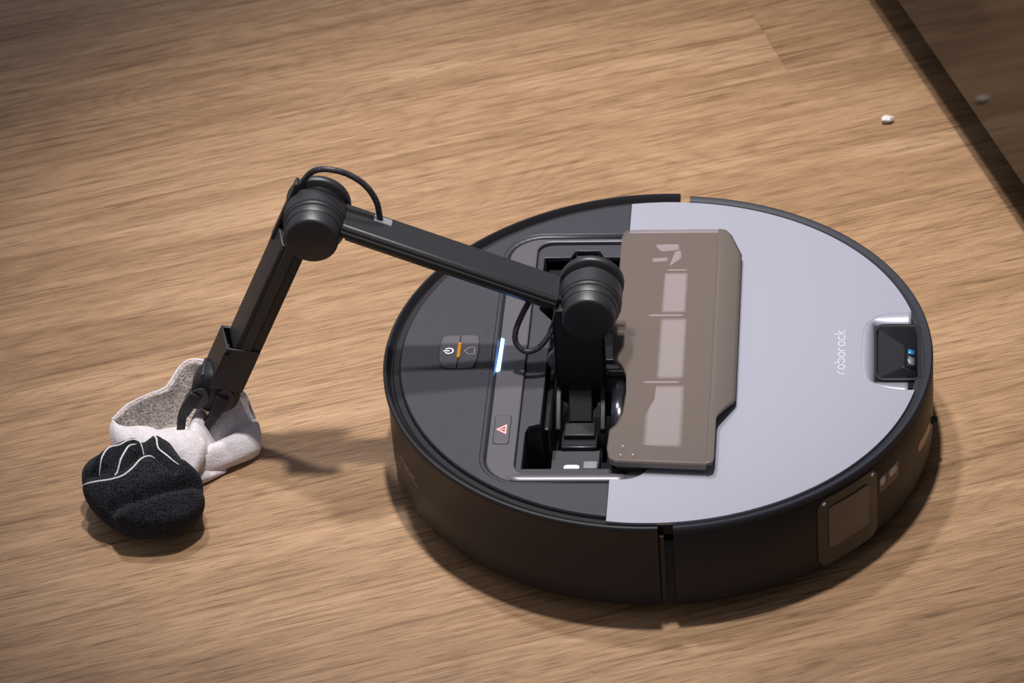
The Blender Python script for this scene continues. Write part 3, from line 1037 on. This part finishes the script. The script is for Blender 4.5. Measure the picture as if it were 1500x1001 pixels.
fg1 = finger([(-300.5, -9, 49), (-305.0, -10.4, 42.5), (-310.0, -11, 34.4)], 8.5, 6.6, 7.5)
finger([(-309.6, -11.2, 36), (-311.6, -11.4, 31), (-314.6, -11.6, 15)], 6.4, 5.0, 7.0, 'finger_tip')
fg2 = finger([(-283.5, -9, 47), (-286.5, -10.4, 40), (-289.8, -11, 33)], 9.0, 7.0, 7.5)
finger([(-289.0, -11.2, 35), (-292.6, -11.6, 29), (-300.2, -12.0, 18.5)], 6.6, 5.0, 7.0, 'finger_tip')

# braided cables
tube('braided_cable', [(-219, 12, 192), (-217.5, 11, 203), (-210, 9, 211.5), (-200, 7, 213.5), (-189, 8, 209), (-179, 8.5, 200), (-173, 8, 188), (-171.6, 7.8, 174)], 2.0, 'braid', robot, n=10, sides=12)
tube('braided_cable', [(-79, -2, 118), (-84, -9, 111.5), (-88.5, -14, 102), (-88.5, -17, 94), (-82.5, -19, 89), (-74.5, -18, 91), (-68, -15, 98), (-63.5, -9, 106)], 1.9, 'braid', robot, n=10, sides=12)

# ------------------------------------------------------------------ sliding lid over the bay
lid_loop = [(-24.5, 121.2), (36.0, 121.2), (36.0, -125.4), (-21.0, -121.6), (-25.0, -118.5), (-26.6, -109), (-26.0, -91), (-22.2, -86), (-18.6, -74), (-17.4, -52), (-18.2, -35), (-21.5, -24),
            (-28.0, -14.5), (-29.2, 12), (-26.8, 30), (-27.2, 40), (-28.2, 80), (-28.4, 112), (-27.4, 118)]
lid = prism('sliding_lid', [lid_loop], 80.9, 83.0, 'lid', robot, bevel=0.8, seg=3)
# drooping right flank
flank_t = [(36, 121.2), (40.5, 120.6), (44.5, 115.8), (49.0, 104), (51.6, 97.8), (51.8, -56), (50.8, -59), (41.2, -76), (40.4, -80), (40.4, -118), (39.4, -123.6), (36, -125.4)]


def droop(x):
    t = max(0.0, (x - 36) / 16)
    return 83.0 - 4.2 * t * t - 0.6 * t


NS = 16
v, f = [], []
ys_ = []


def xr_at(y):
    pts = flank_t
    best = 36.0
    for (a, b) in zip(pts, pts[1:]):
        if (a[1] >= y >= b[1]):
            t = 0 if a[1] == b[1] else (a[1] - y) / (a[1] - b[1])
            best = max(best, a[0] + (b[0] - a[0]) * t)
    return best


yy = sorted({round(q, 2) for q in [121.15, 120.6, 118, 115.8, 110, 104, 100, 97.8, 80, 60, 40, 20, 0, -20, -40, -56, -59, -64, -70, -76, -80, -95, -110, -118, -121, -123.6, -125.3]}, reverse=True)
for y in yy:
    xr = xr_at(y)
    for j in range(7):
        x = 35.6 + (xr - 35.6) * j / 6
        v.append((x, y, droop(x)))
for i in range(len(yy) - 1):
    for j in range(6):
        f.append((i * 7 + j, i * 7 + j + 1, (i + 1) * 7 + j + 1, (i + 1) * 7 + j))
fl = link('lid_flank', v, f, 'lid_solid', lid, auto=80)
sm = fl.modifiers.new('thickness', 'SOLIDIFY'); sm.thickness = 0.0022; sm.offset = -1
# inner tray of the lid seen through the smoked top
v2 = [(x * 0.985 + 0.1, y * 0.992) for x, y in lid_loop]
prism('lid_tray', [v2], 76.6, 80.7, 'tray', lid, bevel=0.4)
pts = [[(1.8, 76), (17.6, 76), (17.8, 31.5), (0.6, 31.5)], [(0.4, 27), (18.0, 27), (19.0, -38.6), (0.8, -38.6)], [(1.2, -43.2), (19.2, -43.2), (20.8, -107.5), (-5.0, -104), (-5.6, -78), (0.8, -58)]]
for q in pts:
    prism('lid_pale_window', [q], 80.2, 80.8, 'lid_window', lid, bevel=0.4)
for y in (29.2, -40.9):
    prism('lid_rib', [rrect(-8.5, 17.5, y - 1.0, y + 1.0, 0.9, 3)], 80.2, 80.85, 'lid_window', lid, bevel=0.4)
for q in ([(-6.5, 107.0), (9.5, 107.5), (11.5, 101.0), (-1.5, 99.0)], [(11.3, 100.5), (12.4, 92.0), (4.2, 82.5), (7.6, 99.0)], [(-7.6, 91.5), (3.6, 92.5), (3.8, 88.6), (-7.6, 87.4)]):
    prism('lid_pale_window', [q], 80.2, 80.8, 'lid_window', lid, bevel=0.3)
prism('lid_rib', [rrect(2.4, 17.0, 77.6, 79.2, 0.7, 3)], 80.2, 80.85, 'lid_window', lid, bevel=0.3)
# lid runners that carry it above the deck
for (x, y) in ((-16, -112), (-10.5, -112)):
    box('lid_runner_pin', x, x + 1.3, y - 2, y + 1, 69, 77, 'pale', lid, bevel=0.2)
box('lid_runner', -20, 30, -119, -113, 70.5, 77, 'black', lid, bevel=0.6)
box('lid_runner', -20, 30, 112, 118, 70.5, 77, 'black', lid, bevel=0.6)
for (x, y) in ((-16.5, -108), (-17.5, -116.5), (-10.0, -116.5)):
    lathe('lid_speck', [(0.05, 0), (0.6, 0), (0.4, 0.3), (0.05, 0.4)], 'pale', lid, n=8, xf=lambda a, b, c, x=x, y=y: (x + a, y + b, 83.0 + c))

# ================================================================== the sock
sock = empty('sock', (-0.325, -0.04, 0))
tag(sock, 'crumpled sock with a striped black foot and white cuff held in the gripper', 'sock')
SOFF = (-325.0, -40.0)


LIFT = (0.0, -3.0, 9.0)      # the foot hangs a little clear of the floor


def slink(name, v, f, mat, parent, lift=False, **kw):
    if lift:
        v = [(x + LIFT[0], y + LIFT[1], z + LIFT[2]) for x, y, z in v]
    return link(name, [(x - SOFF[0], y - SOFF[1], z) for x, y, z in v], f, mat, parent, **kw)


def seg_dist(px, py, pl):
    best = 1e9
    for (x0, y0), (x1, y1) in zip(pl, pl[1:]):
        dx, dy = x1 - x0, y1 - y0
        t = max(0, min(1, ((px - x0) * dx + (py - y0) * dy) / (dx * dx + dy * dy + 1e-9)))
        best = min(best, math.hypot(px - x0 - t * dx, py - y0 - t * dy))
    return best


foot_out = [(-370.5, -60), (-367.5, -74), (-361, -87), (-350, -99), (-337, -108), (-320, -111), (-301, -106.5), (-289.5, -94), (-287.5, -80), (-291, -68), (-299, -60), (-305, -51), (-311, -41), (-318, -31), (-330, -27.5), (-343, -34), (-356, -43), (-366, -50)]
foot_c = (-329, -75)
fo = catmull([(x, y, 0) for x, y in foot_out], 10, True)
valleys = [([(-346, -101), (-336.8, -98.6), (-328.7, -94.9), (-320.4, -90.8), (-306.0, -83.3), (-293.6, -77.2), (-286, -74)], 5.4, -11.0),
           ([(-366, -71.5), (-356, -73.5), (-346.6, -74.0), (-340.3, -68.4), (-335.2, -58.4), (-331.2, -53.5)], 3.2, -9.5),
           ([(-361, -70), (-351.0, -66.9), (-347.4, -58.6), (-343.9, -49.1), (-338.5, -44.5)], 3.2, -9.5),
           ([(-333.6, -31.4), (-331.0, -41.3), (-326.4, -51.4), (-316.0, -63.5), (-308, -71)], 3.4, -10.0)]
ridges = [([(-367, -79), (-351.8, -84.0), (-341.7, -83.2), (-334.2, -77.0), (-328.6, -66.8), (-321, -64.5), (-310, -71), (-298, -70)], 6.0, 3.6),
          ([(-350, -76), (-344.6, -72.0), (-342.2, -59.9), (-339.4, -52.7), (-334.5, -50.4)], 3.6, 4.4),
          ([(-358.0, -72.0), (-355.0, -62.6), (-352.0, -52.8), (-345.6, -44.9), (-339.4, -40.4), (-334.5, -44)], 4.6, 5.4),
          ([(-323.5, -38.0), (-321.0, -44.0), (-318.4, -52.9), (-312.0, -59.9), (-305, -67)], 5.0, 4.4),
          ([(-340, -104.5), (-322, -102), (-305, -95), (-293, -87)], 6.0, 4.0)]


def foot_disp(x, y):
    d = 0.0
    for pl, w, h in valleys + ridges:
        q = seg_dist(x, y, pl) / w
        d += h * math.exp(-q * q)
    d += 2.2 * noise.noise(Vector((x * 0.045, y * 0.045, 1.7))) + 0.8 * noise.noise(Vector((x * 0.13, y * 0.13, 4.2)))
    return d


v, f = [], []
NR = 44
k = len(fo)
for i in range(NR + 1):
    ph = R(126 * i / NR)
    s = math.sin(ph)
    s = s ** 0.80 if s > 0 else 0
    for q in fo:
        x = foot_c[0] + (q.x - foot_c[0]) * s
        y = foot_c[1] + (q.y - foot_c[1]) * s
        c = math.cos(ph)
        z = 15.0 + (15.5 if c > 0 else 24.5) * (abs(c) ** 0.85) * (1 if c > 0 else -1)
        # higher towards the far-left folds
        z += max(0, c) * (0.05 * (y + 75) - 0.03 * (x + 329))
        wgt = max(0.0, min(1.0, (c + 0.45) / 0.7))
        if y > -60:
            wgt *= 1 - 0.75 * max(0.0, min(1.0, (s - 0.72) / 0.28))
        dd = foot_disp(x, y) * wgt
        z += dd * (0.35 + 0.65 * max(0, c)) * 1.0
        rad = dd * 0.45 * s
        L_ = math.hypot(x - foot_c[0], y - foot_c[1]) + 1e-6
        x += (x - foot_c[0]) / L_ * rad
        y += (y - foot_c[1]) / L_ * rad
        v.append((x, y, max(0.3, z)))
for i in range(NR):
    for j in range(k):
        f.append((i * k + j, i * k + (j + 1) % k, (i + 1) * k + (j + 1) % k, (i + 1) * k + j))
f.append(tuple(reversed([NR * k + j for j in range(k)])))
FV = v
footo = slink('sock_foot', v, f, 'black_knit', sock, auto=180, lift=True)
from mathutils.bvhtree import BVHTree
bvh = BVHTree.FromPolygons([Vector(q) for q in FV], f)


def on_foot(x, y):
    h = bvh.ray_cast(Vector((x, y, 200)), Vector((0, 0, -1)))
    return h[0] if h[0] else Vector((x, y, 5))


stripes = [[(-366.5, -79.0), (-361.8, -81.7), (-351.8, -83.8), (-341.7, -83.1), (-334.2, -77.0), (-328.6, -66.6), (-323.2, -63.9), (-319.0, -64.0)],
           [(-347.6, -74.6), (-344.3, -70.5), (-341.6, -59.6), (-339.1, -52.7), (-334.5, -49.9)],
           [(-357.4, -71.5), (-355.0, -62.6), (-352.5, -52.8), (-345.6, -45.1), (-340.9, -40.9), (-336.4, -41.0), (-331.9, -47.3), (-328.7, -57.1)],
           [(-328.5, -34.0), (-325.7, -36.5), (-322.6, -42.6), (-320.3, -51.4), (-314.4, -58.4), (-304.5, -68.7)]]
for st in stripes:
    pl = catmull([(x, y, 0) for x, y in st], 10)
    path = [on_foot(q.x, q.y) + Vector((0, 0, 0.05)) for q in pl]
    for _ in range(2):
        path = [path[0]] + [(path[i - 1] + path[i] * 2 + path[i + 1]) / 4 for i in range(1, len(path) - 1)] + [path[-1]]
    vv, ff = tube_vf(path, [0.25 + 0.42 * min(1, 6 * min(i, len(path) - 1 - i) / len(path)) for i in range(len(path))], 6)
    slink('sock_stripe', vv, ff, 'stripe_knit', footo, auto=180, lift=True)


def loft(name, rows, mat, parent, nu=8, nv=6, thick=2.2, namp=0.8, seed=0.0):
    """rows: list of 3D point lists (same length); Catmull surface with a little cloth noise"""
    cols = [catmull(r, nu) for r in rows]
    m = len(cols[0])
    grid = []
    for j in range(m):
        grid.append(catmull([c[j] for c in cols], nv))
    n_ = len(grid[0])
    v, f = [], []
    for j in range(m):
        for i in range(n_):
            q = grid[j][i]
            d = namp * noise.noise(Vector((q.x * 0.06 + seed, q.y * 0.06, q.z * 0.06))) + 0.4 * namp * noise.noise(Vector((q.x * 0.2, q.y * 0.2 + seed, q.z * 0.2)))
            v.append((q.x, q.y, max(0.6, q.z + d)))
    for j in range(m - 1):
        for i in range(n_ - 1):
            f.append((j * n_ + i, j * n_ + i + 1, (j + 1) * n_ + i + 1, (j + 1) * n_ + i))
    return slink(name, v, f, mat, parent, solid=thick, auto=180, sub=1)


# cuff front wall: rim (upper row) down over the black foot
cuff = loft('sock_cuff', [
    [(-360, -2, 21), (-352, -10, 22), (-337, -14, 24), (-325, -19, 25), (-311, -22, 27), (-300, -27, 29), (-294.5, -33, 27), (-295.5, -40, 18), (-302, -49, 8)],
    [(-361.5, -7, 16), (-353, -16, 22), (-338, -19, 25), (-326, -25, 26), (-313, -28, 29), (-303, -33, 31), (-297, -39, 26), (-298, -46, 16), (-304, -54, 7)],
    [(-358, -17, 10), (-350, -26, 17), (-338, -30, 23), (-327, -36, 25), (-315, -40, 27), (-306, -45, 25), (-301, -50, 19), (-302, -55, 11), (-306, -60, 5)],
    [(-352, -24, 3), (-347, -36, 6), (-337, -42, 10), (-327, -46, 12), (-317, -50, 12), (-309, -53, 11), (-305, -57, 9), (-305, -59, 6), (-308, -64, 3)],
], 'white_knit', sock, thick=2.6, seed=3.0, namp=2.2)
# lining: far wall of the opening with the tall flap behind the gripper
loft('cuff_lining', [
    [(-360, -2, 21), (-349, 6, 27), (-336, 8, 33), (-325, 10, 37), (-320, 16, 41), (-316, 22, 46), (-309, 25, 49.5), (-300, 24, 48), (-293, 18, 41)],
    [(-356, -2, 14), (-346, 4, 19), (-334, 6, 24), (-323, 9, 27), (-316, 15, 31), (-310, 20, 35), (-304, 22, 36), (-297, 20, 35), (-292, 15, 30)],
    [(-351, -5, 7), (-343, -1, 9), (-332, 1, 11), (-322, 3, 13), (-314, 8, 16), (-308, 12, 18), (-302, 14, 20), (-296, 13, 19), (-292, 8, 16)],
    [(-346, -10, 3), (-339, -8, 4), (-330, -7, 5), (-321, -6, 6), (-313, -4, 7), (-307, -2, 8), (-301, 0, 9), (-296, 0, 9), (-293, -2, 8)],
], 'terry', sock, thick=3.2, namp=1.6, seed=9.0)
loft('cuff_back', [
    [(-361.5, -0.5, 20.5), (-350.5, 8.6, 26.5), (-337, 10.8, 32.5), (-326, 13, 36.5), (-321, 19, 40.5), (-316.5, 25, 45.2), (-309, 28, 48.6), (-299, 26.8, 47.4), (-291.5, 20, 40)],
    [(-359, 0, 10), (-348, 11, 15), (-335, 14, 19), (-324, 17, 22), (-318, 23, 25), (-312, 28, 28), (-304, 30, 30), (-296, 28, 29), (-289, 22, 24)],
    [(-354, -2, 1.5), (-343, 8, 2), (-331, 11, 2.5), (-321, 14, 3), (-313, 19, 3.5), (-307, 24, 4), (-300, 25, 4), (-293, 22, 4), (-288, 16, 3)],
], 'white_knit', sock, thick=2.0, seed=5.0)
# pale fold on the floor of the opening
loft('cuff_inner_fold', [
    [(-344, -9, 9), (-334, -6, 13), (-324, -4, 15), (-316, -4, 16), (-308, -4, 16)],
    [(-340, -13, 14), (-331, -12, 17), (-322, -12, 18), (-315, -14, 18), (-308, -15, 18)],
    [(-337, -17, 19), (-328, -20, 21), (-319, -22, 22), (-312, -24, 23), (-306, -26, 24)],
], 'white_knit', sock, thick=2.2, seed=2.0)
# pinched tuft between the fingers
loft('cuff_tuft', [
    [(-309, 2, 10), (-305, 1, 24), (-301, 0, 28), (-297, -1, 22), (-294, -2, 10)],
    [(-309, -9, 14), (-306, -9, 25), (-302, -10, 31), (-298, -11, 27), (-292, -13, 12)],
    [(-309, -19, 20), (-306, -19, 27), (-302, -19, 31), (-296.5, -22, 25), (-291, -25, 11)],
    [(-312, -26, 25), (-306, -28, 28), (-301, -30, 29), (-295.5, -33, 23), (-292, -37, 9)],
], 'white_knit', sock, thick=2.2, seed=7.0, namp=1.0)
# right-hand flap, a rolled fold of the cuff with a sheet standing behind it
loft('cuff_flap', [
    [(-299, -38, 1.5), (-291, -33, 1.5), (-281, -27, 1.5), (-271, -20, 1.5), (-264, -14, 1.5)],
    [(-301, -42, 8), (-292, -37, 8), (-281, -31, 9), (-270, -23, 9), (-261.5, -14, 8)],
    [(-300, -36, 17), (-291, -31, 18), (-281, -24, 18), (-270, -16, 17), (-262, -7, 14)],
    [(-298, -27, 17), (-290, -23, 17), (-281, -16, 18), (-271, -8, 18), (-264, 0, 16)],
    [(-296, -20, 12), (-289, -16, 12), (-281, -10, 12), (-273, -2, 14), (-267, 5, 15)],
    [(-296, -14, 18), (-288, -9, 19), (-281, -3, 21), (-275, 4, 23), (-271, 9, 22)],
    [(-295, -3, 26), (-287, 2, 29), (-280, 6, 30), (-275, 10, 30), (-272, 13, 27)],
    [(-293, 6, 31), (-286, 9, 34), (-280, 11, 34), (-275, 13, 33), (-272, 15, 28)],
    [(-291, 14, 8), (-285, 18, 8), (-279, 20, 8), (-273, 20, 6), (-269, 19, 4)],
], 'white_knit', sock, thick=2.2, seed=11.0, namp=1.4)
loft('cuff_under_fold', [
    [(-308, -52, 1.5), (-300, -46, 1.5), (-292, -40, 1.5), (-283, -32, 1.5)],
    [(-308, -51, 6), (-300, -46, 7), (-292, -40, 5), (-283, -31, 3)],
    [(-304, -40, 9), (-297, -36, 9), (-291, -32, 7), (-284, -27, 4)],
], 'white_knit', sock, thick=2.0, seed=13.0)

# ================================================================== crumb and dust
bm = bmesh.new()
bmesh.ops.create_icosphere(bm, subdivisions=3, radius=1.0)
for q in bm.verts:
    d = 1 + 0.35 * noise.noise(q.co * 1.6 + Vector((3, 1, 2))) + 0.12 * noise.noise(q.co * 5)
    q.co = Vector((q.co.x * 4.3 * d, q.co.y * 3.4 * d, max(-2.6, q.co.z * 2.8 * d)))
me = bpy.data.meshes.new('crumb')
bm.to_mesh(me); bm.free()
for pl in me.polygons:
    pl.use_smooth = True
for q in me.vertices:
    q.co = q.co * MM
me.materials.append(M['crumb'])
cr = bpy.data.objects.new('crumb', me)
COL.objects.link(cr)
cr.location = (0.1468, 0.3654, 0.0026)
cr.rotation_euler = (0, 0, R(20))
tag(cr, 'small white crumb lying on the wood floor near the dark cabinet', 'crumb')

rng = random.Random(5)
V, F = [], []
spots = [(165.5, 351.5, 0.9), (132, 214, 0.7), (210, 60, 0.6), (175, -112, 0.7), (30, 300, 0.5), (-20, 330, 0.5), (-300, 200, 0.5), (-360, 120, 0.5)]
for _ in range(46):
    spots.append((rng.uniform(-480, 250), rng.uniform(-200, 460), rng.uniform(0.22, 0.42)))
for x, y, r in spots:
    if x * x + y * y < 182 ** 2 or (-375 < x < -255 and -120 < y < 40) or x * nx + y * ny > 285:
        continue
    s = len(V)
    V += [(x + r, y, 0.05), (x - r * 0.5, y + r * 0.8, 0.05), (x - r * 0.6, y - r * 0.7, 0.05), (x, y, 0.05 + r)]
    F += [(s, s + 1, s + 3), (s + 1, s + 2, s + 3), (s + 2, s, s + 3), (s, s + 2, s + 1)]
dust = link('dust_specks', V, F, 'pale', None, smooth=False)
tag(dust, 'tiny pale dust specks scattered over the wood floor', 'dust', kind='stuff')
